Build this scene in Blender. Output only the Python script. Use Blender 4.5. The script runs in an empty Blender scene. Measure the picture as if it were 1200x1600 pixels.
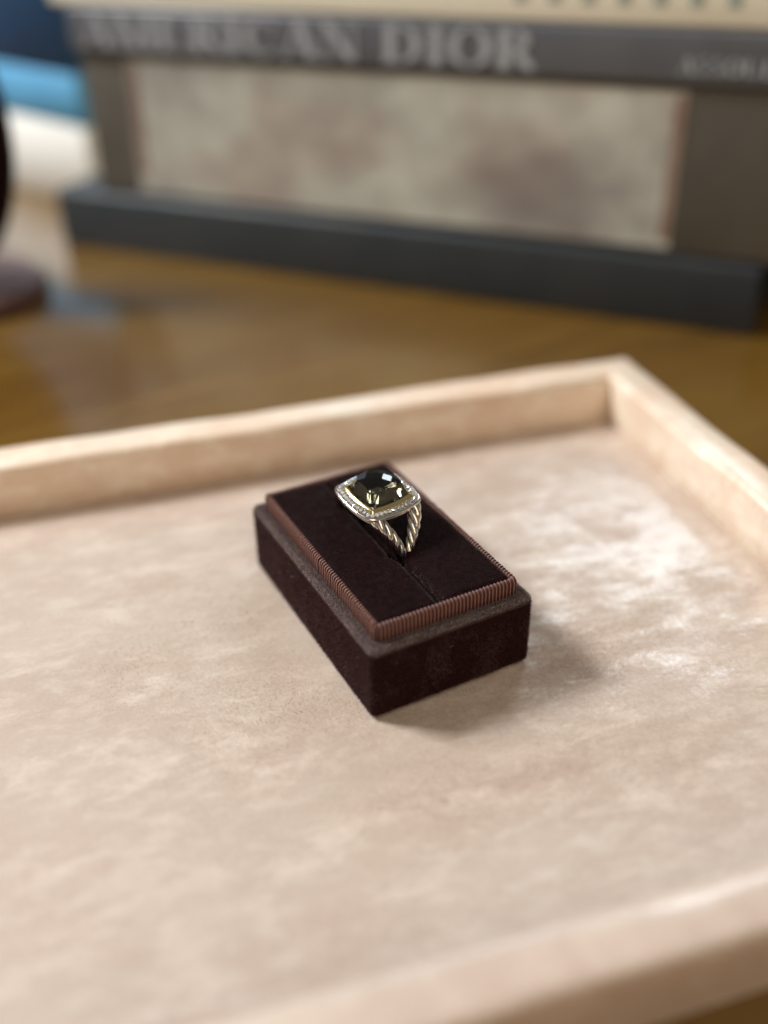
import bpy, bmesh, math, random
import numpy as np
from mathutils import Vector, Matrix, noise

random.seed(7); rng = np.random.default_rng(7)
SC = bpy.context.scene
COL = SC.collection
MM = 0.001

# ------------------------------------------------------------------ camera
def rot_yaw_pitch_roll(a, b, c):
    return Matrix.Rotation(a, 3, 'Z') @ Matrix.Rotation(b, 3, 'X') @ Matrix.Rotation(c, 3, 'Y')
CAM_POS = Vector((-0.06281, -0.12675, 0.13763))
R = rot_yaw_pitch_roll(-0.47980, -0.56805, 0.01619)
right, fwd, up = R.col[0].copy(), R.col[1].copy(), R.col[2].copy()
cam_data = bpy.data.cameras.new('camera')
cam = bpy.data.objects.new('camera', cam_data); COL.objects.link(cam)
M = Matrix.Identity(4)
for i in range(3):
    M[i][0] = right[i]; M[i][1] = up[i]; M[i][2] = -fwd[i]; M[i][3] = CAM_POS[i]
cam.matrix_world = M
cam_data.sensor_fit = 'VERTICAL'; cam_data.sensor_height = 36.0
cam_data.lens = 35.41
cam_data.clip_start = 0.01; cam_data.clip_end = 50
cam_data.dof.use_dof = True
cam_data.dof.focus_distance = 0.2010
cam_data.dof.aperture_fstop = 4.0
cam_data.dof.aperture_blades = 0
SC.camera = cam

# ------------------------------------------------------------------ world and lamps
w = bpy.data.worlds.new('World'); SC.world = w; w.use_nodes = True
bg = w.node_tree.nodes['Background']
bg.inputs[0].default_value = (1.0, 0.93, 0.84, 1); bg.inputs[1].default_value = 0.16

def area(name, direction, dist, size, power, color, target=(0.018, 0.02, 0.01), size_y=None, spread=math.pi):
    d = Vector(direction).normalized()
    L = bpy.data.lights.new(name, 'AREA'); L.energy = power; L.color = color
    L.shape = 'RECTANGLE'; L.size = size; L.size_y = size_y or size; L.spread = spread
    o = bpy.data.objects.new(name, L); COL.objects.link(o)
    o.location = Vector(target) + d * dist
    o.rotation_euler = (-d).to_track_quat('-Z', 'Y').to_euler()
    return o
area('window_light', (-0.74, 0.76, 1.0), 1.2, 0.27, 18.5, (0.98, 0.985, 1.0))
area('far_window_light', (0.595, 0.587, 0.74), 1.5, 0.27, 2.7, (0.84, 0.94, 1.0), target=(0.0865, 0.0204, 0.0), size_y=0.24)
area('added_facet_light', (0.40, 0.78, 0.50), 1.3, 0.26, 1.6, (0.50, 0.78, 1.0), target=(0.018, 0.033, 0.033))  # added lamp, puts a blue glint on the stone's top facet
area('room_lamp', (-0.30, -0.92, 0.62), 1.3, 0.7, 3.7, (1.0, 0.72, 0.46))
area('ceiling_lamp', (-0.28, -0.42, 1.0), 0.75, 0.45, 1.0, (1.0, 0.91, 0.80), target=(0.0, -0.06, 0.0))

SC.view_settings.view_transform = 'Standard'; SC.view_settings.look = 'None'
SC.view_settings.exposure = 0.0; SC.view_settings.gamma = 1.0
SC.view_settings.use_curve_mapping = False
SC.render.engine = 'CYCLES'
SC.cycles.use_denoising = True
SC.cycles.denoiser = 'OPENIMAGEDENOISE'
SC.cycles.max_bounces = 12; SC.cycles.transmission_bounces = 10; SC.cycles.glossy_bounces = 6
SC.cycles.sample_clamp_indirect = 6.0
SC.cycles.caustics_reflective = False; SC.cycles.caustics_refractive = False

# ------------------------------------------------------------------ helpers
def lin(r, g, b):
    f = lambda c: ((c/255+0.055)/1.055)**2.4 if c > 10 else c/255/12.92
    return (f(r), f(g), f(b), 1)
def link_obj(name, me, parent=None, mats=()):
    for m in mats: me.materials.append(m)
    o = bpy.data.objects.new(name, me); COL.objects.link(o)
    if parent: o.parent = parent
    return o
def mesh(name, verts, faces, mats=(), parent=None, smooth=True, idx=None, sharp=None):
    me = bpy.data.meshes.new(name); me.from_pydata([tuple(v) for v in verts], [], faces); me.update()
    if smooth: me.polygons.foreach_set('use_smooth', [True]*len(me.polygons))
    o = link_obj(name, me, parent, mats)
    if idx is not None: me.polygons.foreach_set('material_index', idx)
    if smooth and sharp: me.set_sharp_from_angle(angle=math.radians(sharp))
    return o
def bm_obj(name, bm, mats=(), parent=None, smooth=True, sharp=None):
    me = bpy.data.meshes.new(name); bm.normal_update(); bm.to_mesh(me); bm.free()
    if smooth: me.polygons.foreach_set('use_smooth', [True]*len(me.polygons))
    o = link_obj(name, me, parent, mats)
    if smooth and sharp: me.set_sharp_from_angle(angle=math.radians(sharp))
    return o
def rbox_bm(x0, x1, y0, y1, z0, z1, r, seg=3):
    bm = bmesh.new(); bmesh.ops.create_cube(bm, size=1)
    for v in bm.verts:
        v.co = Vector(((x0+x1)/2+v.co.x*(x1-x0), (y0+y1)/2+v.co.y*(y1-y0), (z0+z1)/2+v.co.z*(z1-z0)))
    if r > 0:
        bmesh.ops.bevel(bm, geom=bm.edges[:], offset=r, segments=seg, profile=0.5, affect='EDGES', clamp_overlap=True)
    return bm
def thing(name, label, cat, loc=(0, 0, 0), rotz=0, group=None):
    o = bpy.data.objects.new(name, None); COL.objects.link(o)
    o.empty_display_size = 0.01
    o.location = loc; o.rotation_euler = (0, 0, rotz)
    o['label'] = label; o['category'] = cat
    if group: o['group'] = group
    return o

class NT:
    def __init__(s, name):
        s.m = bpy.data.materials.new(name); s.m.use_nodes = True
        s.t = s.m.node_tree; s.n = s.t.nodes; s.b = s.n['Principled BSDF']; s.out = s.n['Material Output']
    def new(s, typ, **kw):
        n = s.n.new(typ)
        for k, v in kw.items():
            if hasattr(n, k): setattr(n, k, v)
            else: n.inputs[k].default_value = v
        return n
    def l(s, a, b): s.t.links.new(a, b)
    def set(s, **kw):
        for k, v in kw.items(): s.b.inputs[k.replace('_', ' ')].default_value = v
        return s
    def coord(s, scale=(1, 1, 1), rotz=0, space='Object'):
        tc = s.new('ShaderNodeTexCoord'); mp = s.new('ShaderNodeMapping')
        mp.inputs['Scale'].default_value = scale; mp.inputs['Rotation'].default_value = (0, 0, rotz)
        s.l(tc.outputs[space], mp.inputs[0]); return mp.outputs[0]
    def noise(s, vec, scale, detail=3, rough=0.5, dist=0.0):
        n = s.new('ShaderNodeTexNoise'); n.inputs['Scale'].default_value = scale
        n.inputs['Detail'].default_value = detail; n.inputs['Roughness'].default_value = rough
        n.inputs['Distortion'].default_value = dist
        s.l(vec, n.inputs['Vector']); return n
    def ramp(s, fac, stops):
        r = s.new('ShaderNodeValToRGB'); e = r.color_ramp.elements
        while len(e) < len(stops): e.new(0.5)
        for q, (p, c) in zip(e, stops): q.position = p; q.color = c if len(c) == 4 else (*c, 1)
        s.l(fac, r.inputs[0]); return r.outputs[0]
    def mix(s, fac, a, b, blend='MIX'):
        m = s.new('ShaderNodeMix', data_type='RGBA', blend_type=blend)
        for sock, v in ((m.inputs[0], fac), (m.inputs[6], a), (m.inputs[7], b)):
            if hasattr(v, 'is_linked'): s.l(v, sock)
            else: sock.default_value = v
        return m.outputs[2]
    def vmath(s, op, a, b=None):
        n = s.new('ShaderNodeVectorMath', operation=op)
        for sock, v in ((n.inputs[0], a), (n.inputs[1], b)):
            if v is None: continue
            if hasattr(v, 'is_linked'): s.l(v, sock)
            else: sock.default_value = v
        return n.outputs[0]
    def tilt_normal(s, layers):
        """normal leaning with the nap: N + sum(amp*(noise-0.5))"""
        g = s.new('ShaderNodeNewGeometry'); cur = g.outputs['Normal']
        for col, amp in layers:
            c = s.vmath('SUBTRACT', col, (0.5, 0.5, 0.5))
            c = s.vmath('MULTIPLY', c, (amp, amp, amp*0.4))
            cur = s.vmath('ADD', cur, c)
        return s.vmath('NORMALIZE', cur)
    def bump(s, h, strength, dist, normal=None):
        b = s.new('ShaderNodeBump'); b.inputs['Strength'].default_value = strength
        b.inputs['Distance'].default_value = dist; s.l(h, b.inputs['Height'])
        if normal is not None: s.l(normal, b.inputs['Normal'])
        return b.outputs[0]

# ------------------------------------------------------------------ materials
def mat_blush(name, seed=0.0, deep=(174, 153, 139), pale=(205, 191, 176), coat=0.9, nap=(0, 0, 0), sheen=0.22, crough=0.20, srough=0.35, camp=1.0):
    s = NT(name)
    v = s.vmath('ADD', s.coord((1, 1.9, 1.5)), (seed, seed*0.7, seed*0.3))
    big = s.noise(v, 24, 3, 0.5, 0.4); mid = s.noise(v, 84, 4, 0.58, 0.5); fine = s.noise(s.coord(), 1100, 3, 0.65)
    grain = s.noise(v, 105, 6, 0.72, 0.3)
    strk = s.noise(s.vmath('ADD', s.coord((1, 2.4, 2), rotz=-0.12), (seed+5, 1, 0)), 48, 6, 0.70, 0.2)
    dp, pl = lin(*deep), lin(*pale)
    md = lin(*[(a+b)/2 for a, b in zip(deep, pale)])
    wht = lin(*[min(255, b+22) for b in pale]); dk = lin(*[a-30 for a in deep])
    col = s.ramp(big.outputs['Fac'], [(0.32, dp), (0.5, md), (0.68, pl)])
    col = s.mix(0.42, col, s.ramp(grain.outputs['Fac'], [(0.36, dp), (0.50, md), (0.64, wht)]))
    col = s.mix(s.ramp(strk.outputs['Fac'], [(0.52, (0, 0, 0)), (0.70, (0.62,)*3)]), col, wht)
    col = s.mix(0.16, col, s.ramp(fine.outputs['Fac'], [(0.3, dk), (0.7, wht)]))
    s.l(col, s.b.inputs['Base Color'])
    nrm = s.tilt_normal([(big.outputs['Color'], 0.55), (grain.outputs['Color'], 0.55), (fine.outputs['Color'], 0.6)])
    s.l(nrm, s.b.inputs['Normal'])
    cn = s.tilt_normal([(big.outputs['Color'], 0.12*camp), (mid.outputs['Color'], 0.20*camp), (grain.outputs['Color'], 0.20*camp), (fine.outputs['Color'], 0.10*camp)])
    s.l(s.vmath('NORMALIZE', s.vmath('ADD', cn, nap)), s.b.inputs['Coat Normal'])
    s.set(Roughness=0.6, Specular_IOR_Level=0.25, Sheen_Weight=sheen, Sheen_Roughness=srough, Sheen_Tint=(1, 0.96, 0.90, 1),
          Coat_Weight=coat, Coat_Roughness=crough, Coat_IOR=1.5)
    return s.m
def mat_dark_velvet(name, wale_axis=None, base=(30, 14, 13), sheen=0.10):
    s = NT(name); v = s.coord()
    big = s.noise(v, 160, 3, 0.55); mid = s.noise(v, 700, 3, 0.6); fine = s.noise(v, 3500, 2, 0.6)
    col = s.ramp(mid.outputs['Fac'], [(0.35, lin(*base)), (0.7, lin(base[0]+14, base[1]+9, base[2]+8))])
    s.l(col, s.b.inputs['Base Color'])
    nrm = s.tilt_normal([(big.outputs['Color'], 0.5), (mid.outputs['Color'], 0.5), (fine.outputs['Color'], 0.7)])
    if wale_axis:
        wv = s.new('ShaderNodeTexWave', wave_type='BANDS', bands_direction=wale_axis); wv.inputs['Scale'].default_value = 480
        wv.inputs['Distortion'].default_value = 0.8; wv.inputs['Detail'].default_value = 1.0
        s.l(v, wv.inputs['Vector']); nrm = s.bump(wv.outputs['Fac'], 0.35, 0.0002, nrm)
    s.l(nrm, s.b.inputs['Normal'])
    s.set(Roughness=0.75, Specular_IOR_Level=0.06, Sheen_Weight=sheen, Sheen_Roughness=0.28, Sheen_Tint=(0.95, 0.74, 0.70, 1))
    return s.m
def mat_simple(name, col, rough=0.5, metal=0.0, **kw):
    s = NT(name).set(Base_Color=col, Roughness=rough, Metallic=metal, **kw); return s.m
def mat_metal(name, col, rough):
    s = NT(name).set(Base_Color=col, Roughness=rough, Metallic=1.0)
    n = s.noise(s.coord(), 900, 3, 0.6)
    s.l(s.ramp(n.outputs['Fac'], [(0.3, (rough*0.7,)*3), (0.7, (rough*1.4,)*3)]), s.b.inputs['Roughness'])
    return s.m
def mat_wood():
    s = NT('varnished_wood')
    v = s.coord((2.2, 14, 14), rotz=0.62)
    n = s.noise(v, 6, 5, 0.6, 1.2); n2 = s.noise(s.coord((1.4, 4, 4), rotz=0.62), 2.5, 3)
    c1 = s.ramp(n.outputs['Fac'], [(0.3, lin(94, 64, 22)), (0.5, lin(110, 79, 30)), (0.7, lin(122, 91, 39))])
    c2 = s.mix(0.35, c1, s.ramp(n2.outputs['Fac'], [(0.35, lin(86, 60, 21)), (0.65, lin(128, 104, 50))]))
    s.l(c2, s.b.inputs['Base Color'])
    s.l(s.bump(n.outputs['Fac'], 0.04, 0.002), s.b.inputs['Normal'])
    s.set(Roughness=0.24, Specular_IOR_Level=0.5, Coat_Weight=0.8, Coat_Roughness=0.13)
    return s.m
def mat_stone():
    s = NT('smoky_green_quartz')
    s.set(Base_Color=lin(122, 114, 92), Roughness=0.01, IOR=1.56, Transmission_Weight=1.0)
    return s.m
def mat_diamond():
    s = NT('diamond').set(Base_Color=(0.93, 0.93, 0.90, 1), Roughness=0.03, IOR=2.3, Transmission_Weight=0.55, Specular_IOR_Level=0.9)
    return s.m
def mat_ribbon():
    s = NT('grosgrain_ribbon'); v = s.coord()
    n = s.noise(v, 1400, 2, 0.6)
    s.l(s.ramp(n.outputs['Fac'], [(0.3, lin(52, 23, 19)), (0.7, lin(76, 36, 30))]), s.b.inputs['Base Color'])
    s.set(Roughness=0.55, Specular_IOR_Level=0.35, Sheen_Weight=0.15); return s.m
def mat_picture():
    s = NT('spine_picture_print')
    v = s.coord((1, 1, 1.2)); n = s.noise(v, 20, 3, 0.55, 0.4); n2 = s.noise(v, 70, 3, 0.6); n3 = s.noise(v, 16, 2, 0.5)
    c = s.ramp(n.outputs['Fac'], [(0.30, lin(148, 148, 142)), (0.5, lin(174, 176, 168)), (0.70, lin(194, 198, 188))])
    c = s.mix(s.ramp(n3.outputs['Fac'], [(0.52, (0, 0, 0)), (0.64, (0.55,)*3)]), c, lin(158, 138, 130))
    c = s.mix(0.22, c, s.ramp(n2.outputs['Fac'], [(0.42, lin(136, 128, 120)), (0.6, lin(206, 204, 190))]))
    # dark smudged motif low on the right of the print
    tc = s.new('ShaderNodeTexCoord'); d = s.new('ShaderNodeVectorMath', operation='DISTANCE')
    mp = s.new('ShaderNodeMapping'); mp.inputs['Scale'].default_value = (0.62, 0.0, 1.0)
    s.l(s.mix(0.012, tc.outputs['Object'], n2.outputs['Color'], 'ADD'), mp.inputs[0]); s.l(mp.outputs[0], d.inputs[0]); d.inputs[1].default_value = (0.62*0.222, 0, 0.022)
    c = s.mix(s.ramp(d.outputs['Value'], [(0.010, (0.6,)*3), (0.022, (0, 0, 0))]), c, lin(112, 102, 100))
    s.l(c, s.b.inputs['Base Color']); s.set(Roughness=0.45); return s.m
def mat_cloth(name, c0, c1, rough=0.6, scale=60):
    s = NT(name); n = s.noise(s.coord(), scale, 4, 0.6)
    s.l(s.ramp(n.outputs['Fac'], [(0.35, c0), (0.65, c1)]), s.b.inputs['Base Color'])
    s.set(Roughness=rough); return s.m

BL_FLOOR = mat_blush('blush_velvet_floor', nap=(-0.054, -0.082, 0)); BL_WALL = mat_blush('blush_velvet_lit_rim', 3.1, (218, 188, 162), (242, 228, 209), 1.0, sheen=1.0, crough=0.26, srough=0.25, nap=(-0.046, -0.070, 0), camp=0.6)  # back and side rims lightened, their sheen painted into the velvet colour
BL_FRONT = mat_blush('blush_velvet_front_rim', 6.4, (186, 163, 148), (210, 194, 178), 0.75, sheen=0.25, crough=0.19, camp=0.5)  # same velvet as the other rims, painted darker where less sheen shows
DV_BASE = mat_dark_velvet('brown_velvet_base', 'DIAGONAL', (26, 8, 9), 0.16); DV_TOP = mat_dark_velvet('brown_velvet_cushion', 'Y', (20, 6, 7), 0.20); DV_LEDGE = mat_dark_velvet('lit_brown_velvet', None, (66, 54, 54), 0.3)  # ledge is the same velvet, paler to paint in light on its nap
PILE = mat_simple('brown_velvet_pile', lin(54, 16, 17), 0.5, Sheen_Weight=0.14, Specular_IOR_Level=0.15)
PILE_TOP = mat_simple('cushion_velvet_pile', lin(27, 8, 9), 0.5, Sheen_Weight=0.08, Specular_IOR_Level=0.25)
PILE_LEDGE = mat_simple('painted_sheen_pile', lin(146, 134, 134), 0.5, Sheen_Weight=0.3, Specular_IOR_Level=0.4)  # pale fibres with caught light painted into their colour
RIB = mat_ribbon(); THREAD = mat_simple('ribbon_pale_thread', lin(170, 122, 106), 0.5)
SILVER = mat_metal('sterling_silver', (0.84, 0.79, 0.72, 1), 0.15)
SILVER_OX = mat_metal('oxidised_silver', (0.10, 0.09, 0.08, 1), 0.4)
GOLD = mat_metal('yellow_gold', (0.93, 0.74, 0.36, 1), 0.14)
STONE = mat_stone(); DIAMOND = mat_diamond(); WOOD = mat_wood()
LINT = mat_simple('pale_lint', lin(190, 175, 165), 0.7)

# ------------------------------------------------------------------ table
TZ = -0.0015
t = bm_obj('table_top', rbox_bm(-1.2, 1.6, -0.9, 1.2, TZ-0.03, TZ, 0.002, 2), [WOOD], smooth=False)
t['kind'] = 'structure'

# ------------------------------------------------------------------ tray
PHI = -0.1916; TC = Vector((0.1184, 0.0784, 0.0)); TT = 0.0136; TH = 0.0116; TD = 0.1575; TWID = 0.250
tray = thing('jewelry_tray', 'shallow blush pink velvet tray with raised padded rim under the ring box', 'tray', TC, PHI)
# local frame: x to the right along the back wall, y to the back, origin = inner back right floor corner
def floor_sheet():
    nx, ny = 60, 44; V = []; F = []
    x0, x1, y0, y1 = -TWID-0.002, 0.002, -TD-0.002, 0.002
    for j in range(ny+1):
        for i in range(nx+1):
            x = x0+(x1-x0)*i/nx; y = y0+(y1-y0)*j/ny
            z = 0.00025*noise.noise(Vector((x*45, y*60, 0))) - 0.0003
            e = min(-x, x+TWID, -y, y+TD); z -= 0.0006*max(0, 1-max(e, 0)/0.003)
            V.append((x, y, z))
    for j in range(ny):
        for i in range(nx):
            a = j*(nx+1)+i; F.append((a, a+1, a+nx+2, a+nx+1))
    n = len(V)
    V += [(x0, y0, TZ+0.0002), (x1, y0, TZ+0.0002), (x1, y1, TZ+0.0002), (x0, y1, TZ+0.0002)]
    F.append((n+3, n+2, n+1, n))
    return mesh('floor_panel', V, F, [BL_FLOOR], tray)
floor_sheet()
def rim_profile(r1=0.0018):
    # (outward, z) going from the inner foot up, over and down the outer face
    r2 = 0.0024; P = [(0, -0.0005), (0, TT*0.4), (0, TT-r1)]
    for k in range(1, 6):
        a = math.pi/2*k/5; P.append((r1-r1*math.cos(a), TT-r1+r1*math.sin(a)))
    P += [(TH*0.45, TT+0.0002)]
    for k in range(0, 6):
        a = math.pi/2*k/5; P.append((TH-r2+r2*math.sin(a), TT-r2+r2*math.cos(a)))
    P += [(TH, TT*0.4), (TH-0.0002, TZ+0.0003), (0.0005, TZ+0.0003)]
    return P
def wall(length_pts, seed, mat=None):
    """length_pts: (inner start, inner end, outward dir) in tray coordinates, mitred at both ends"""
    A, B, out = [Vector(q) for q in length_pts]
    d = (B-A).normalized(); L = (B-A).length; P = rim_profile(0.0030 if mat else 0.0018); n = 70; V = []; F = []; m = len(P)
    for k in range(n+1):
        for (o, z) in P:
            s = -o + (L+2*o)*k/n
            c = A + d*s + out*o
            e = 1.0 if z > 0 else 0.2
            w_ = 0.0004*e*noise.noise(Vector((s*38+seed*9, o*120, z*90+seed)))
            w2 = 0.00035*e*noise.noise(Vector((s*16+seed*5, seed, 0)))
            zz = z + (w_+w2 if z > TT*0.5 else 0)
            fade = min(1, k/3, (n-k)/3)
            c = c + out*(w_*2*fade)
            V.append((c.x, c.y, zz))
    for k in range(n):
        for q in range(m):
            a = k*m+q; b = k*m+(q+1) % m; F.append((a, b, b+m, a+m))
    F.append(tuple(range(m-1, -1, -1))); F.append(tuple(n*m+q for q in range(m)))
    o = mesh('rim_wall', V, F, [mat or BL_WALL], tray, sharp=50)
    bm = bmesh.new(); bm.from_mesh(o.data); bmesh.ops.recalc_face_normals(bm, faces=bm.faces[:]); bm.to_mesh(o.data); bm.free()
    return o
wall(((-TWID, 0, 0), (0, 0, 0), (0, 1, 0)), 1)
wall(((0, 0, 0), (0, -TD, 0), (1, 0, 0)), 2)
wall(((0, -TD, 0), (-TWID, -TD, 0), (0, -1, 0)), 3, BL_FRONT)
wall(((-TWID, -TD, 0), (-TWID, 0, 0), (-1, 0, 0)), 4)

# ------------------------------------------------------------------ ring box
BW, BLn, BH, PH, INS = 0.036, 0.0588, 0.0161, 0.0039, 0.0023
SLOT_X = 0.0171; RING_Y = 0.0326; PADZ = BH+PH
box = thing('ring_box', 'dark brown velvet ring box with ribbed ribbon edge holding the ring', 'ring box', (0, 0, 0.0001))
def make_base():
    bm = rbox_bm(0, BW, 0, BLn, 0, BH, 0.0011, 4)
    o = bm_obj('base', bm, [DV_BASE], box, sharp=60)
    cut = bm_obj('cutter', rbox_bm(SLOT_X-0.0020, SLOT_X+0.0020, RING_Y-0.0140, RING_Y+0.0140, 0.004, BH+0.01, 0), [DV_BASE])
    md = o.modifiers.new('slot', 'BOOLEAN'); md.operation = 'DIFFERENCE'; md.object = cut; md.solver = 'EXACT'
    dg = bpy.context.evaluated_depsgraph_get(); dg.update()
    me = bpy.data.meshes.new_from_object(o.evaluated_get(dg))
    o.modifiers.clear(); o.data = me; bpy.data.objects.remove(cut)
    me.set_sharp_from_angle(angle=math.radians(60))
    return o
base = make_base()
RT = 0.0010   # ribbon thickness seen from above
def rrect(x0, x1, y0, y1, r, step):
    """points and outward normals along a rounded rectangle, by arc length"""
    pts = []
    def seg(a, b, n):
        L = (Vector(b)-Vector(a)).length; k = max(1, round(L/step))
        for i in range(k): pts.append((Vector(a).lerp(Vector(b), i/k), Vector(n)))
    def arc(c, a0):
        k = max(3, round(r*math.pi/2/step))
        for i in range(k):
            a = a0+math.pi/2*i/k; n = Vector((math.cos(a), math.sin(a))); pts.append((Vector(c)+n*r, n))
    seg((x0+r, y0), (x1-r, y0), (0, -1)); arc((x1-r, y0+r), -math.pi/2)
    seg((x1, y0+r), (x1, y1-r), (1, 0)); arc((x1-r, y1-r), 0)
    seg((x1-r, y1), (x0+r, y1), (0, 1)); arc((x0+r, y1-r), math.pi/2)
    seg((x0, y1-r), (x0, y0+r), (-1, 0)); arc((x0+r, y0+r), math.pi)
    return pts
def make_ribbon():
    per = 6; pitch = 0.00082
    pts = rrect(INS, BW-INS, INS, BLn-INS, 0.0009, pitch/per)
    n = len(pts)-len(pts) % per; pts = pts[:n]
    prof = [(0.0002, -0.0002), (0.0, 0.0006), (-0.00003, 0.0020)]       # (inward, z)
    r = 0.00085
    for k in range(6):
        a = math.pi/2*k/5; prof.append((r-r*math.cos(a), PH-r+r*math.sin(a)))
    prof += [(RT-0.0001, PH-0.00005), (RT+0.0004, PH-0.0006)]
    V = []; F = []; idx = []; m = len(prof)
    bumpv = [0.00016, 0.00016, 0.00002, -0.00015, -0.00015, 0.00002]
    for k, (p, nn) in enumerate(pts):
        jit = 0.00005*noise.noise(Vector((k*0.05, 0, 0)))
        for q, (inn, z) in enumerate(prof):
            d = bumpv[k % per]*(1.0 if q < m-2 else 0.3)*(1+0.55*noise.noise(Vector((k//per*0.9, 4, 0))))+jit
            up_ = d if q > 4 else 0
            c = p - nn*(inn-d*(1 if q < 8 else 0))
            V.append((c.x, c.y, BH+z+up_))
    for k in range(n):
        for q in range(m-1):
            a = k*m+q; b = ((k+1) % n)*m+q; F.append((a, b, b+1, a+1)); idx.append(1 if k % per == 0 else 0)
    return mesh('ribbon', V, F, [RIB, THREAD], box, idx=idx)
make_ribbon()
def make_cushion(side):
    """soft half pad; the inner edge opens round the shank of the ring"""
    xo = INS+RT-0.0001 if side < 0 else BW-INS-RT+0.0001
    y0, y1 = INS+RT-0.0001, BLn-INS-RT+0.0001; nx, ny = 40, 90; V = []; F = []
    rr = 0.0015
    for j in range(ny+1):
        y = y0+(y1-y0)*j/ny
        g = 0.00050 + 0.00014*noise.noise(Vector((y*300, 3+side, 0)))
        for yr in (RING_Y-0.0114, RING_Y+0.0114):
            g += 0.0007*math.exp(-((y-yr)/0.0016)**2)
        if abs(y-RING_Y) < 0.0114: g += 0.0006
        xi = SLOT_X+side*max(g, 0.00004)
        for i in range(nx+3):
            if i == 0: x, z = xi, BH+0.0002
            elif i == nx+2: x, z = xo, BH+0.0002
            else:
                u = (i-1)/nx; u = 0.5-0.5*math.cos(math.pi*u) if False else u
                # finer steps near the slot
                u = u**1.5; x = xi+(xo-xi)*u
                e = abs(x-xi)
                z = PADZ-0.00005+(0.00020 if side > 0 else 0)
                eo = min(abs(x-xo), y-y0, y1-y)
                if eo < 0.0010: z -= 0.0010-math.sqrt(max(0, 0.0010**2-(0.0010-eo)**2))
                if e < rr: z -= rr-math.sqrt(max(0, rr*rr-(rr-e)**2))
                e2 = min(y-y0, y1-y)
                z += 0.00045*math.sin(math.pi*u)*min(1, e2/0.008)
                z += 0.00012*noise.noise(Vector((x*150, y*120, 1)))
            V.append((x, y, max(z, BH+0.0002)))
    m = nx+3
    for j in range(ny):
        for i in range(m-1):
            a = j*m+i; q = (a, a+1, a+m+1, a+m); F.append(q if side > 0 else q[::-1])
    return mesh('cushion_half', V, F, [DV_TOP], box)
cl = make_cushion(-1); cr = make_cushion(1)

def scatter_pile(name, obs, dens, length, lean, mat, seed=1, keep=None, sd_=0.32):
    """short tapered fibres standing on the given surfaces, one mesh"""
    g = np.random.default_rng(seed); VV = []; NN = []
    for o in obs:
        me = o.data; me.calc_loop_triangles(); nt = len(me.loop_triangles)
        tv = np.zeros(nt*3, np.int32); me.loop_triangles.foreach_get('vertices', tv); tv = tv.reshape(-1, 3)
        co = np.zeros(len(me.vertices)*3, np.float32); me.vertices.foreach_get('co', co); co = co.reshape(-1, 3)
        a, b, c = co[tv[:, 0]], co[tv[:, 1]], co[tv[:, 2]]
        cr_ = np.cross(b-a, c-a); ar = np.linalg.norm(cr_, axis=1)/2; ok = ar > 1e-14
        a, b, c, cr_, ar = a[ok], b[ok], c[ok], cr_[ok], ar[ok]
        N = int(ar.sum()*1e6*dens); k = g.choice(len(ar), N, p=ar/ar.sum())
        r1, r2 = np.sqrt(g.random(N)), g.random(N)
        P = a[k]*(1-r1)[:, None]+b[k]*(r1*(1-r2))[:, None]+c[k]*(r1*r2)[:, None]
        nn = cr_[k]/np.linalg.norm(cr_[k], axis=1)[:, None]
        if keep is not None:
            q = keep(P, nn); P, nn = P[q], nn[q]
        VV.append(P); NN.append(nn)
    P = np.concatenate(VV); N_ = np.concatenate(NN); n = len(P)
    d = N_+np.array(lean)+g.normal(0, sd_, (n, 3)); d /= np.linalg.norm(d, axis=1)[:, None]
    L = length*(0.6+0.7*g.random(n))[:, None]; sd = np.cross(d, g.normal(0, 1, (n, 3))); sd /= np.linalg.norm(sd, axis=1)[:, None]
    wd = 0.000028
    V = np.stack([P-sd*wd-N_*0.00003, P+sd*wd-N_*0.00003, P+d*L], 1).reshape(-1, 3)
    me = bpy.data.meshes.new(name); me.vertices.add(3*n); me.vertices.foreach_set('co', V.astype(np.float32).ravel())
    me.loops.add(3*n); me.loops.foreach_set('vertex_index', np.arange(3*n, dtype=np.int32))
    me.polygons.add(n); me.polygons.foreach_set('loop_start', np.arange(0, 3*n, 3, dtype=np.int32))
    me.update(); me.validate()
    o = link_obj(name, me, box, [mat]); o['kind'] = 'stuff'
    return o
outer = lambda P, N_: (P[:, 2] > 0.0003) & (P[:, 2] < BH-0.0006) & ((np.abs(P[:, 0]-BW/2) > BW/2-0.002) | (np.abs(P[:, 1]-BLn/2) > BLn/2-0.002))
scatter_pile('base_pile', [base], 34, 0.00050, (0, 0, -0.45), PILE, seed=3, keep=outer)
scatter_pile('cushion_pile', [cl, cr], 30, 0.00032, (0.1, -0.5, 0), PILE_TOP, seed=4, keep=lambda P, N_: P[:, 2] > PADZ-0.0013)
def make_ledge():
    """velvet shoulder with nap sheen painted into its paler colour, between the ribbon and the outer edge, rolled over the edge"""
    pts = rrect(0.0, BW, 0.0, BLn, 0.0014, 0.0006); n = len(pts)
    prof = [(-0.00008, -0.0012), (-0.00010, -0.0008), (0.00012, -0.0002), (0.0006, 0.00022), (0.0013, 0.00018), (0.0022, 0.00008), (0.0027, 0.00012), (0.0030, -0.0001)]
    V = []; F = []; m = len(prof)
    for k, (p, nn) in enumerate(pts):
        for q, (inn, z) in enumerate(prof):
            wv = 0.00012*noise.noise(Vector((p.x*420, p.y*420, q*0.6))) if 0 < q < m-1 else 0
            c = p-nn*(inn-wv*0.5); V.append((c.x, c.y, BH+z+wv))
    for k in range(n):
        for q in range(m-1):
            a = k*m+q; b = ((k+1) % n)*m+q; F.append((a, b, b+1, a+1))
    return mesh('ledge', V, F, [DV_LEDGE], box)
ledge = make_ledge()
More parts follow.
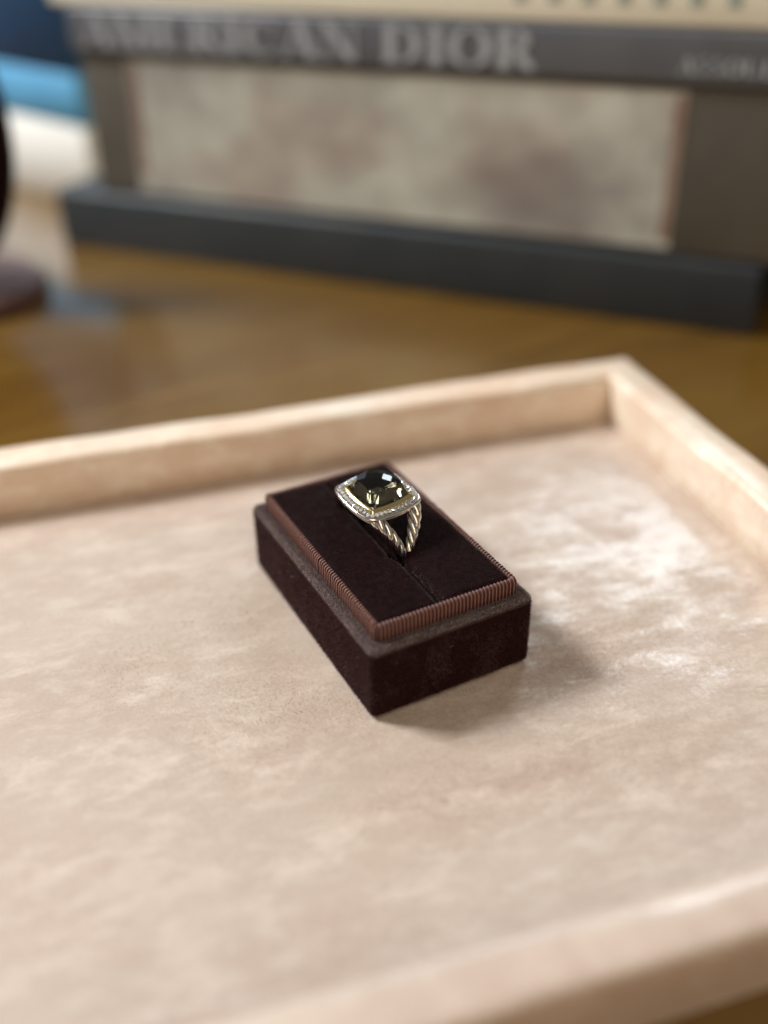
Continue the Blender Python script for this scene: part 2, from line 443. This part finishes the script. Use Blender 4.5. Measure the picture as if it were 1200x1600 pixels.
def wear_or_sheen(lo, hi, k, f):
    """probability field of the pale nap, rubbed wear as well as painted sheen"""
    def keep(P, N_):
        out = np.zeros(len(P), bool); rv = np.random.default_rng(k).random(len(P))
        for q in range(len(P)):
            v = noise.noise(Vector((P[q, 0]*f, P[q, 1]*f, P[q, 2]*f+k)))+0.5*noise.noise(Vector((P[q, 0]*f*3, P[q, 1]*f*3, P[q, 2]*f*3)))
            out[q] = rv[q] < lo+(hi-lo)*min(1, max(0, v*0.8+0.5))
        return out
    return keep
wl = wear_or_sheen(0.55, 1.0, 2, 200); ws = wear_or_sheen(-0.35, 0.55, 5, 170)
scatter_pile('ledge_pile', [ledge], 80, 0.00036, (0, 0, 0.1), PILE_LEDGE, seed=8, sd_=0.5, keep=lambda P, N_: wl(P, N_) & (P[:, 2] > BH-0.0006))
scatter_pile('ledge_dark_pile', [ledge], 26, 0.00040, (0, 0, -0.1), PILE, seed=9, sd_=0.4)
scatter_pile('worn_pile', [base], 60, 0.00046, (0, 0, -0.3), mat_simple('rubbed_velvet_pile', lin(96, 66, 63), 0.5, Sheen_Weight=0.2), seed=10, sd_=0.4,
             keep=lambda P, N_: outer(P, N_) & (N_[:, 1] < -0.3) & ws(P, N_))
def slit(P, N_):
    return (np.abs(P[:, 0]-SLOT_X) < 0.0011) & (P[:, 2] > PADZ-0.0014) & (P[:, 1] < 0.016)
scatter_pile('slit_pile', [cr], 16, 0.00028, (-0.3, -0.2, 0.2), PILE_LEDGE, seed=11, sd_=0.45, keep=slit)  # lit edge of the slit painted in as pale fibres
PILE_EDGE = mat_simple('edge_sheen_pile', lin(196, 182, 178), 0.5, Sheen_Weight=0.3)  # sheen along the outer ridge, painted as whitish fibres
we = wear_or_sheen(0.3, 1.2, 6, 330)
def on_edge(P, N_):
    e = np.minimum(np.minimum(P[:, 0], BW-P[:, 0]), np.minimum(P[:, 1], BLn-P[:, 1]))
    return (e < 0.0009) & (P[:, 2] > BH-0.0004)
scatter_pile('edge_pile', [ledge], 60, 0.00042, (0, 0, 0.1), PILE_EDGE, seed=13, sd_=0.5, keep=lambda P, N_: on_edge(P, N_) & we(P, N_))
wc = wear_or_sheen(-0.7, 0.40, 9, 170)
scatter_pile('worn_cushion_pile', [cl, cr], 14, 0.00030, (0.1, -0.4, 0), PILE, seed=12, keep=lambda P, N_: (P[:, 2] > PADZ-0.0013) & wc(P, N_))
def make_lint():
    V = []; F = []
    spots = [(random.uniform(0.005, 0.031), random.uniform(0.006, 0.053), PADZ+0.0002, 0) for _ in range(24)]
    spots += [(random.uniform(0.0, 0.002), random.uniform(0.003, 0.05), BH+0.0003, 0) for _ in range(4)]
    spots += [(-0.0004, random.uniform(0.003, 0.05), random.uniform(0.003, BH), 1) for _ in range(5)]
    spots += [(random.uniform(0.003, 0.034), -0.0004, random.uniform(0.003, BH), 2) for _ in range(4)]
    for (x, y, z, pl) in spots:
        if abs(x-SLOT_X) < 0.0015 and pl == 0: continue
        a = random.uniform(0, 6.28); L = random.choice((0.0003, 0.0006, 0.0010, 0.0016)); cv = random.uniform(-3, 3); rad = 0.000014
        q = Vector((x, y, z)); b0 = len(V); ns = 5
        for k in range(ns+1):
            d2 = Vector((math.cos(a), math.sin(a))); a += cv/ns
            step = L/ns
            if pl == 0: q = q+Vector((d2.x, d2.y, 0.15*random.uniform(-1, 1)))*step; s1, s2 = Vector((-d2.y, d2.x, 0)), Vector((0, 0, 1))
            elif pl == 1: q = q+Vector((0, d2.x, d2.y))*step; s1, s2 = Vector((0, -d2.y, d2.x)), Vector((1, 0, 0))
            else: q = q+Vector((d2.x, 0, d2.y))*step; s1, s2 = Vector((-d2.y, 0, d2.x)), Vector((0, 1, 0))
            for h in range(3): V.append(q+(s1*math.cos(h*2.094)+s2*math.sin(h*2.094))*rad)
        for k in range(ns):
            for h in range(3):
                i = b0+k*3+h; j = b0+k*3+(h+1) % 3; F.append((i, j, j+3, i+3))
    o = mesh('lint', V, F, [LINT], box); o['kind'] = 'stuff'
make_lint()

# short pile of the tray lining where the picture is sharp, nap brushed this way and that
def tray_pile():
    g = np.random.default_rng(21); n = 420000
    X = g.uniform(-0.050, 0.105, n); Y = g.uniform(-0.075, 0.065, n)
    dd = np.hypot(np.maximum(0, np.maximum(-X, X-BW)), np.maximum(0, np.maximum(-Y, Y-BLn)))
    inb = (X > -0.0002) & (X < BW+0.0002) & (Y > -0.0002) & (Y < BLn+0.0002)
    c, s_ = math.cos(-PHI), math.sin(-PHI)
    lx = (X-TC.x)*c-(Y-TC.y)*s_; ly = (X-TC.x)*s_+(Y-TC.y)*c
    ok = ~inb & (g.random(n) < np.clip(1.15-dd/0.042, 0, 1)) & (lx < -0.001) & (ly < -0.001)
    lx, ly = lx[ok], ly[ok]; n = len(lx)
    gx, gy = np.linspace(-0.25, 0, 126), np.linspace(-0.16, 0, 81)
    fx = np.array([[noise.noise(Vector((a*95, b*170, 2.0))) for a in gx] for b in gy])
    fy = np.array([[noise.noise(Vector((a*95, b*170, 8.0))) for a in gx] for b in gy])
    ii = np.clip(((ly+0.16)/0.002).astype(int), 0, 80); jj = np.clip(((lx+0.25)/0.002).astype(int), 0, 125)
    d = np.stack([1.5*fx[ii, jj]+g.normal(0, 0.35, n), 1.5*fy[ii, jj]-0.3+g.normal(0, 0.35, n), np.full(n, 0.8)], 1)
    d /= np.linalg.norm(d, axis=1)[:, None]
    P = np.stack([lx, ly, np.full(n, -0.00045)], 1)
    sd = np.cross(d, g.normal(0, 1, (n, 3))); sd /= np.linalg.norm(sd, axis=1)[:, None]
    L = 0.00062*(0.6+0.6*g.random(n))[:, None]
    V = np.stack([P-sd*0.00003, P+sd*0.00003, P+d*L], 1).reshape(-1, 3)
    me = bpy.data.meshes.new('floor_pile'); me.vertices.add(3*n); me.vertices.foreach_set('co', V.astype(np.float32).ravel())
    me.loops.add(3*n); me.loops.foreach_set('vertex_index', np.arange(3*n, dtype=np.int32))
    me.polygons.add(n); me.polygons.foreach_set('loop_start', np.arange(0, 3*n, 3, dtype=np.int32)); me.update(); me.validate()
    o = link_obj('floor_pile', me, tray, [mat_simple('blush_pile', lin(222, 206, 190), 0.45, Specular_IOR_Level=0.4)]); o['kind'] = 'stuff'
tray_pile()

# ------------------------------------------------------------------ ring
# local frame: x along the finger, y along the slot, z up, origin at the middle of the hoop
ring = thing('gemstone_ring', 'silver cable ring with dark faceted cushion stone, gold bezel and diamond halo', 'ring',
             (SLOT_X+0.0012, RING_Y, PADZ-0.0016))
ring.rotation_euler = (math.radians(6), math.radians(-1.5), math.radians(8))
HA = 0.0076; HB = 0.0225; HC = 0.0024
def cushion_loop(a, Rb, rc, n_side=14, n_corner=9):
    lo, hi = 0, a
    for _ in range(60):
        t_ = (lo+hi)/2
        if (t_+Rb-a)**2+t_**2 < (Rb-rc)**2: lo = t_
        else: hi = t_
    t_ = lo; ph = math.atan2(t_, t_+Rb-a); out = []
    for q in range(4):
        rz = Matrix.Rotation(q*math.pi/2, 2)
        for k in range(n_side):
            g = -ph+2*ph*k/n_side; n = Vector((math.cos(g), math.sin(g))); out.append((rz @ (Vector((-(Rb-a), 0))+n*Rb), rz @ n))
        for k in range(n_corner):
            g = ph+(math.pi/2-2*ph)*k/n_corner; n = Vector((math.cos(g), math.sin(g))); out.append((rz @ (Vector((t_, t_))+n*rc), rz @ n))
    return out
LOOP = cushion_loop(HA, HB, HC)
HZ = 0.0087     # underside of the head above the hoop centre
def sweep_loop(name, prof, mat, parent, closed=True, sharp=40):
    """prof: list of (inset from the outer outline, z)"""
    V = []; F = []; m = len(prof); n = len(LOOP)
    for p, nn in LOOP:
        for (ins, z) in prof:
            c = p-nn*ins; V.append((c.x, c.y, HZ+z))
    for k in range(n):
        for q in range(m if closed else m-1):
            a = k*m+q; b = k*m+(q+1) % m; a2 = ((k+1) % n)*m+q; b2 = ((k+1) % n)*m+(q+1) % m
            F.append((a, a2, b2, b))
    return mesh(name, V, F, [mat], parent, sharp=sharp)
def rnd(cx, cz, r, a0, a1, k=5): return [(cx-r*math.cos(math.radians(a0+(a1-a0)*i/k)), cz+r*math.sin(math.radians(a0+(a1-a0)*i/k))) for i in range(k+1)]
m_ = MM
rim = sweep_loop('rim', [(2.2*m_, 0.0)] + rnd(0.95*m_, 0.40*m_, 0.40*m_, -90, 80) + [(0.72*m_, 0.80*m_)] + rnd(0.52*m_, 1.32*m_, 0.50*m_, -80, 80) +
                 [(0.62*m_, 1.78*m_), (0.66*m_, 1.52*m_), (2.2*m_, 1.52*m_)], SILVER, ring)
halo = sweep_loop('halo', [(0.64*m_, 1.45*m_), (0.64*m_, 1.62*m_), (1.85*m_, 2.05*m_), (1.95*m_, 1.45*m_)], SILVER, ring)
bezel = sweep_loop('bezel', [(1.62*m_, 1.5*m_), (1.64*m_, 2.05*m_), (1.74*m_, 2.20*m_), (2.30*m_, 2.66*m_), (2.42*m_, 2.66*m_), (2.50*m_, 2.5*m_), (2.52*m_, 1.5*m_)], GOLD, ring)
bezel.data.materials.append(SILVER_OX)
for q, pl_ in enumerate(bezel.data.polygons):
    if q % 7 in (5, 6): pl_.material_index = 1
# under plate closing the setting
def plate():
    V = []; n = len(LOOP)
    for p, nn in LOOP: c = p-nn*2.0*m_; V.append((c.x, c.y, HZ+0.05*m_))
    V2 = [(v[0]*0.98, v[1]*0.98, HZ+0.3*m_) for v in V]
    F = [tuple(range(n-1, -1, -1)), tuple(range(n, 2*n))]+[(k, (k+1) % n, n+(k+1) % n, n+k) for k in range(n)]
    return mesh('back_plate', V+V2, F, [mat_simple('matte_setting_back', (0.42, 0.38, 0.32, 1), 0.6)], ring, smooth=False)
plate()
def make_stone():
    bm = bmesh.new(); sc_ = 0.00178
    SA = HA-2.40*m_
    outl = cushion_loop(SA, HB-2.40*m_, 0.0016, 6, 4)
    z0 = HZ+2.30*m_; Hd = 4.1*m_; rho = 8.0*m_
    def zz(x, y): return z0+Hd*(1-(x*x+y*y)/rho**2)
    def inside_(x, y, f=0.93):
        r = math.hypot(x, y); a = math.atan2(y, x)
        best = min(outl, key=lambda q: abs((math.atan2(q[0].y, q[0].x)-a+math.pi) % (2*math.pi)-math.pi))
        return r < best[0].length*f
    for i in range(-6, 7):
        for j in range(-6, 7):
            gx, gy = (i+0.5)*sc_, (j+0.5)*sc_
            x, y = (gx-gy)*0.7071, (gx+gy)*0.7071
            if inside_(x, y): bm.verts.new((x, y, zz(x, y)))
    for p, n in outl:
        bm.verts.new((p.x, p.y, z0)); bm.verts.new((p.x, p.y, z0-0.25*m_))
    for ring_f, dz, st in ((0.62, -1.1*m_, 3), (0.28, -1.7*m_, 5)):
        for p, n in outl[::st]: bm.verts.new((p.x*ring_f, p.y*ring_f, z0-0.25*m_+dz*0.9))
    r = bmesh.ops.convex_hull(bm, input=bm.verts[:])
    bmesh.ops.delete(bm, geom=[v for v in bm.verts if not v.link_faces], context='VERTS')
    bmesh.ops.dissolve_limit(bm, angle_limit=math.radians(1.2), verts=bm.verts[:], edges=bm.edges[:])
    bmesh.ops.recalc_face_normals(bm, faces=bm.faces[:])
    return bm_obj('gemstone', bm, [STONE], ring, smooth=False)
make_stone()
def diamond_mesh():
    bm = bmesh.new(); r = 0.52*m_
    top = [bm.verts.new((r*0.55*math.cos(a), r*0.55*math.sin(a), 0.26*m_)) for a in [math.pi/4*k for k in range(8)]]
    gi = [bm.verts.new((r*math.cos(a), r*math.sin(a), 0.06*m_)) for a in [math.pi/4*(k+0.5) for k in range(8)]]
    ap = bm.verts.new((0, 0, -0.40*m_)); bm.faces.new(top)
    for k in range(8):
        bm.faces.new((top[k], gi[k], top[(k+1) % 8])); bm.faces.new((gi[k], gi[(k+1) % 8], top[(k+1) % 8])); bm.faces.new((gi[(k+1) % 8], gi[k], ap))
    bmesh.ops.recalc_face_normals(bm, faces=bm.faces[:])
    me = bpy.data.meshes.new('diamond'); bm.to_mesh(me); bm.free(); me.materials.append(DIAMOND); return me
def ring_path(ins):
    P = [p-n*ins for p, n in LOOP]; return P
def walk(P, count):
    n = len(P); L = [0]
    for k in range(n): L.append(L[-1]+(P[(k+1) % n]-P[k]).length)
    out = []
    for c in range(count):
        s = L[-1]*c/count
        k = max(i for i in range(n) if L[i] <= s); f = (s-L[k])/(L[k+1]-L[k])
        out.append(P[k].lerp(P[(k+1) % n], f))
    return out
dm = diamond_mesh(); ND = 46
for k, q in enumerate(walk(ring_path(1.14*m_), ND)):
    o = bpy.data.objects.new('diamond', dm); COL.objects.link(o); o.parent = halo
    o.location = (q.x, q.y, HZ+1.90*m_)
    o.rotation_euler = (random.uniform(-0.3, 0.3)-0.10*q.y/HA, random.uniform(-0.3, 0.3)+0.10*q.x/HA, random.uniform(0, 6))
def make_beads():
    bm = bmesh.new()
    for ins, z in ((0.66, 1.74), (1.62, 2.06)):
        for q in walk(ring_path(ins*m_), ND*1):
            # grains sit between neighbouring stones
            bmesh.ops.create_icosphere(bm, subdivisions=1, radius=0.17*m_, matrix=Matrix.Translation((q.x, q.y, HZ+z*m_)))
    o = bm_obj('setting_grains', bm, [SILVER], halo); o['kind'] = 'stuff'
make_beads()

def cable(name, path, rad, lobes, twist, parent, hand=1):
    """twisted cable swept along path; rad(t) radius, twist = turns per metre"""
    n = len(path); na = 48; V = []; F = []; s = 0; S = []
    T0 = None; Nn = None
    for k in range(n):
        p = path[k]; T = (path[min(k+1, n-1)]-path[max(k-1, 0)]).normalized()
        if Nn is None: Nn = T.orthogonal().normalized()
        else: Nn = (Nn-T*Nn.dot(T)).normalized(); s += (path[k]-path[k-1]).length
        S.append(s); B = T.cross(Nn); rr = rad(k/(n-1))
        for i in range(na):
            a = 2*math.pi*i/na
            ph = lobes*0.5*(a-hand*2*math.pi*twist*s)
            r = rr*(0.66+0.34*abs(math.cos(ph))**0.62)
            V.append(p+(Nn*math.cos(a)+B*math.sin(a))*r)
    for k in range(n-1):
        for i in range(na):
            a = k*na+i; b = k*na+(i+1) % na; F.append((a, b, b+na, a+na))
    deep = [abs(math.cos(lobes*0.5*(2*math.pi*(i+0.5)/na-hand*2*math.pi*twist*S[k]))) < 0.22 for k in range(n-1) for i in range(na)]
    F.append(tuple(range(na-1, -1, -1))); F.append(tuple((n-1)*na+i for i in range(na)))
    return mesh(name, V, F, [SILVER, SILVER_OX], parent, sharp=55, idx=[int(q) for q in deep]+[0, 0])
def bez(P, n):
    out = []
    for k in range(n+1):
        t_ = k/n; a, b, c, d = [Vector(q) for q in P]
        out.append(a*(1-t_)**3+b*3*t_*(1-t_)**2+c*3*t_**2*(1-t_)+d*t_**3)
    return out
for sy in (-1, 1):
    for sx in (-1, 1):
        P = bez([(sx*4.9*m_, sy*5.4*m_, 9.2*m_), (sx*3.7*m_, sy*8.8*m_, 7.6*m_), (-0.6*m_+sx*1.2*m_, sy*11.0*m_, 4.8*m_), (-1.0*m_+sx*0.60*m_, sy*11.7*m_, 0.0*m_)], 90)
        cable('cable_strand', P, lambda t_: (1.62-0.57*t_)*m_, 4, 105, ring, hand=sx*sy)
hoop = [Vector((-1.0*m_, 11.6*m_*math.cos(a), 10.6*m_*math.sin(a))) for a in [math.radians(3-186*k/140) for k in range(141)]]
cable('cable_hoop', hoop, lambda t_: (1.15-0.15*math.sin(math.pi*t_))*m_, 4, 95, ring)

# ------------------------------------------------------------------ books
BA = Vector((0.01729, 0.33208, TZ)); BD = Vector((0.62968, -0.77685)); BANG = math.atan2(BD.y, BD.x)
def book(name, label, x0, x1, y0, depth, z0, z1, cover, board=0.003, pages=None, rnd_=0.0015):
    """spine faces the camera (local -y); boards above and below the page block"""
    t_ = thing(name, label, 'book', BA+Vector((0, 0, z0-0)), BANG, 'stack of books behind the tray')
    h = z1-z0
    bm_obj('spine', rbox_bm(x0, x1, y0, y0+board, 0, h, rnd_, 3), [cover], t_, sharp=50)
    bm_obj('front_board', rbox_bm(x0, x1, y0+board, y0+depth, h-board, h, board*0.3, 2), [cover], t_, sharp=50)
    bm_obj('back_board', rbox_bm(x0, x1, y0+board, y0+depth, 0, board, board*0.3, 2), [cover], t_, sharp=50)
    bm_obj('page_block', rbox_bm(x0+0.003, x1-0.003, y0+board+0.0005, y0+depth-0.003, board+0.0002, h-board-0.0002, 0.0004, 1),
           [pages or PAGES], t_, sharp=50)
    return t_
PAGES = mat_cloth('book_pages', lin(205, 195, 172), lin(222, 214, 194), 0.8, 200)
SLATE = mat_cloth('slate_cloth', lin(38, 45, 51), lin(50, 55, 57), 0.5, 25)
JACKET = mat_cloth('taupe_jacket', lin(80, 78, 71), lin(96, 92, 84), 0.4, 20)
GREYC = mat_cloth('grey_jacket', lin(84, 88, 94), lin(98, 101, 106), 0.35, 18)
CREAM = mat_cloth('cream_jacket', lin(222, 219, 200), lin(230, 227, 210), 0.5, 20)
LET = mat_simple('pale_lettering', lin(160, 166, 172), 0.5); LETG = mat_simple('grey_green_lettering', lin(150, 160, 150), 0.5)
PIC = mat_picture(); RUST = mat_cloth('rust_print', lin(122, 98, 86), lin(148, 130, 118), 0.5, 40)
Z = [0.0, 0.0240, 0.0795, 0.0960, 0.1125]
slate_book = book('book', 'wide dark slate book at the bottom of the stack', 0.0, 0.2935, 0.0, 0.23, Z[0], Z[1], SLATE)
pic_book = book('book', 'thick book with blurred pale picture on its taupe spine', 0.022, 0.325, 0.004, 0.22, Z[1]+0.0001, Z[2], JACKET)
def panel(name, parent, x0, x1, z0, z1, y, mat, th=0.0003):
    return bm_obj(name, rbox_bm(x0, x1, y-th, y+0.0002, z0, z1, 0), [mat], parent, smooth=False)
panel('spine_picture', pic_book, 0.044, 0.261, 0.0025, 0.0535, 0.004, PIC)
panel('print_strip', pic_book, 0.0445, 0.0485, 0.010, 0.052, 0.004, RUST, 0.0005)
panel('print_strip', pic_book, 0.2570, 0.2605, 0.006, 0.052, 0.004, RUST, 0.0005)
title_book = book('book', 'slim grey book with large pale serif title, under the cream one', 0.020, 0.322, 0.002, 0.215, Z[2]+0.0001, Z[3], GREYC)
cream_book = book('book', 'cream book on top of the stack, cut off by the frame', 0.012, 0.330, 0.003, 0.22, Z[3]+0.0001, Z[4], CREAM)

# lettering: high-contrast serif capitals drawn as strokes (x, y in cap heights)
TK, TN, SE = 0.20, 0.055, 0.05
def bar(x0, y0, x1, y1, w): # stroke with horizontal width w
    return [(x0-w/2, y0), (x0+w/2, y0), (x1+w/2, y1), (x1-w/2, y1)]
def hbar(x0, x1, y, w): return [(x0, y-w/2), (x1, y-w/2), (x1, y+w/2), (x0, y+w/2)]
def bowl(cx, cy, rx, ry, a0, a1, tx, ty, n=14):
    qs = []
    for k in range(n):
        g0, g1 = [math.radians(a0+(a1-a0)*j/n) for j in (k, k+1)]
        qs.append([(cx+rx*math.cos(g0), cy+ry*math.sin(g0)), (cx+rx*math.cos(g1), cy+ry*math.sin(g1)),
                   (cx+(rx-tx)*math.cos(g1), cy+(ry-ty)*math.sin(g1)), (cx+(rx-tx)*math.cos(g0), cy+(ry-ty)*math.sin(g0))])
    return qs
def glyph(c):
    s = lambda x, y: hbar(x-0.17, x+0.17, y, SE)
    if c == 'A': return 0.86, [bar(0.12, 0, 0.42, 1, TN), bar(0.70, 0, 0.42, 1, TK), hbar(0.2, 0.6, 0.32, TN), s(0.12, 0.025), s(0.70, 0.025)]
    if c == 'M': return 1.06, [bar(0.14, 0, 0.14, 1, TN), bar(0.17, 1, 0.52, 0, TK), bar(0.86, 1, 0.53, 0, TN), bar(0.88, 0, 0.88, 1, TK), s(0.14, 0.025), s(0.88, 0.025), s(0.12, 0.975), s(0.90, 0.975)]
    if c == 'E': return 0.78, [bar(0.20, 0, 0.20, 1, TK), hbar(0.06, 0.66, 0.03, TN), hbar(0.06, 0.64, 0.97, TN), hbar(0.2, 0.5, 0.5, TN), bar(0.64, 0, 0.66, 0.26, TN), bar(0.62, 1, 0.62, 0.76, TN)]
    if c == 'R': return 0.84, [bar(0.20, 0, 0.20, 1, TK), s(0.20, 0.025), hbar(0.06, 0.42, 0.97, TN), hbar(0.2, 0.42, 0.50, TN), bar(0.44, 0.5, 0.70, 0, TK)] + bowl(0.40, 0.735, 0.27, 0.262, -90, 90, 0.18, TN)
    if c == 'I': return 0.42, [bar(0.20, 0, 0.20, 1, TK), s(0.20, 0.025), s(0.20, 0.975)]
    if c == 'C': return 0.86, bowl(0.46, 0.5, 0.40, 0.51, 48, 312, 0.19, TN, 20) + [bar(0.72, 0.70, 0.74, 0.98, TN)]
    if c == 'N': return 0.92, [bar(0.16, 0, 0.16, 1, TN), bar(0.18, 1, 0.70, 0, TK), bar(0.74, 0, 0.74, 1, TN), s(0.16, 0.025), s(0.10, 0.975), s(0.74, 0.975)]
    if c == 'D': return 0.92, [bar(0.20, 0, 0.20, 1, TK), hbar(0.06, 0.42, 0.03, TN), hbar(0.06, 0.42, 0.97, TN)] + bowl(0.40, 0.5, 0.44, 0.498, -90, 90, 0.19, TN)
    if c == 'O': return 0.92, bowl(0.46, 0.5, 0.42, 0.51, 0, 360, 0.19, TN, 26)
    if c == 'S': return 0.68, bowl(0.34, 0.74, 0.25, 0.27, 30, 270, 0.13, TN) + bowl(0.34, 0.26, 0.25, 0.27, -150, 90, 0.13, TN)
    if c == 'U': return 0.86, [bar(0.16, 0.3, 0.16, 1, TK), bar(0.70, 0.3, 0.70, 1, TN)] + bowl(0.43, 0.32, 0.34, 0.33, 180, 360, 0.12, TN)
    if c == 'L': return 0.72, [bar(0.20, 0, 0.20, 1, TK), hbar(0.06, 0.62, 0.03, TN), bar(0.60, 0, 0.62, 0.26, TN)]
    return 0.38, []
def lettering(text, parent, x0, x1, z0, capx_h, y, mat):
    tot = sum(glyph(c)[0] for c in text); k = (x1-x0)/tot; x = x0
    for c in text:
        wdt, qs = glyph(c)
        if qs:
            V = []; F = []
            for qi, q in enumerate(qs):
                b = len(V); yo = y-0.0003-0.00001*qi
                for (px, py) in q: V.append((x+px*k, yo, z0+py*capx_h))
                for (px, py) in q: V.append((x+px*k, y+0.0002, z0+py*capx_h))
                F.append((b, b+1, b+2, b+3))
                for e in range(4): F.append((b+e, b+4+e, b+4+(e+1) % 4, b+(e+1) % 4))
            mesh('letter', V, F, [mat], parent, smooth=False)
        x += wdt*k
lettering('AMERICAN DIOR', title_book, 0.026, 0.211, 0.0022, 0.0122, 0.002, LET)
lettering('ASSOULINE', title_book, 0.2565, 0.300, 0.0036, 0.0048, 0.002, LET)
for k in range(7):
    panel('letter_foot', cream_book, 0.2015+k*0.0112, 0.2055+k*0.0112, 0.0062, 0.012, 0.003, LETG)

# ------------------------------------------------------------------ things at the left edge
STV = mat_dark_velvet('dark_stand_velvet', None, (24, 12, 12)); STB = mat_simple('mauve_brown_base', lin(92, 62, 60), 0.5, Sheen_Weight=0.2)
stand = thing('display_stand', 'dark oval velvet jewelry display stand on a mauve base at the left edge', 'display stand', (-0.0340, 0.2850, TZ), -0.488)
def lathe(name, prof, mat, parent, n=56):
    V = []; F = []; m = len(prof)
    for k in range(n):
        a = 2*math.pi*k/n
        for (r_, z) in prof: V.append((r_*math.cos(a), r_*math.sin(a), z))
    for k in range(n):
        for q in range(m-1):
            a = k*m+q; b = ((k+1) % n)*m+q; F.append((a, b, b+1, a+1))
    return mesh(name, V, F, [mat], parent, sharp=50)
lathe('base', [(0.0001, 0), (0.032, 0), (0.0335, 0.001), (0.0338, 0.004), (0.0325, 0.0065), (0.030, 0.0075), (0.0001, 0.0078)], STB, stand)
def oval_pad():
    V = []; F = []; n = 48; prof = [(0.0, -0.006), (0.90, -0.006), (1.0, -0.002), (1.0, 0.003), (0.93, 0.0085), (0.70, 0.0115), (0.35, 0.013), (0.0, 0.0135)]
    for k in range(n):
        a = 2*math.pi*k/n
        for (f, d) in prof: V.append((0.0335*f*math.cos(a), -d, 0.053*f*math.sin(a)))
    m = len(prof)
    for k in range(n):
        for q in range(m-1):
            a = k*m+q; b = ((k+1) % n)*m+q; F.append((a, b, b+1, a+1))
    o = mesh('oval_pad', V, F, [STV], stand)
    bm = bmesh.new(); bm.from_mesh(o.data); bmesh.ops.remove_doubles(bm, verts=bm.verts[:], dist=1e-6); bmesh.ops.recalc_face_normals(bm, faces=bm.faces[:]); bm.to_mesh(o.data); bm.free()
    o.location = (0, -0.002, 0.062); o.rotation_euler = (math.radians(-6), 0, 0)
oval_pad()
bm_obj('support', rbox_bm(-0.006, 0.006, 0.007, 0.013, 0.0075, 0.07, 0.001, 2), [STB], stand, sharp=50)

WHITE = mat_cloth('white_canvas', lin(238, 240, 236), lin(244, 245, 240), 0.6, 20); SKYB = mat_cloth('light_blue_paint', lin(84, 158, 206), lin(104, 178, 222), 0.6, 20)
NAVY = mat_cloth('navy_paint', lin(24, 66, 108), lin(32, 78, 122), 0.6, 20)
pan = thing('painted_panel', 'upright white panel with light and dark blue bands behind the books', 'panel', (0.0320, 0.4032, TZ), -1.2)
bm_obj('white_field', rbox_bm(-0.16, 0.030, 0, 0.008, 0, 0.039, 0.0005, 1), [WHITE], pan, sharp=50)
bm_obj('light_blue_band', rbox_bm(-0.16, 0.030, 0, 0.008, 0.0391, 0.062, 0.0005, 1), [SKYB], pan, sharp=50)
bm_obj('navy_field', rbox_bm(-0.16, 0.030, 0, 0.008, 0.0621, 0.20, 0.0005, 1), [NAVY], pan, sharp=50)
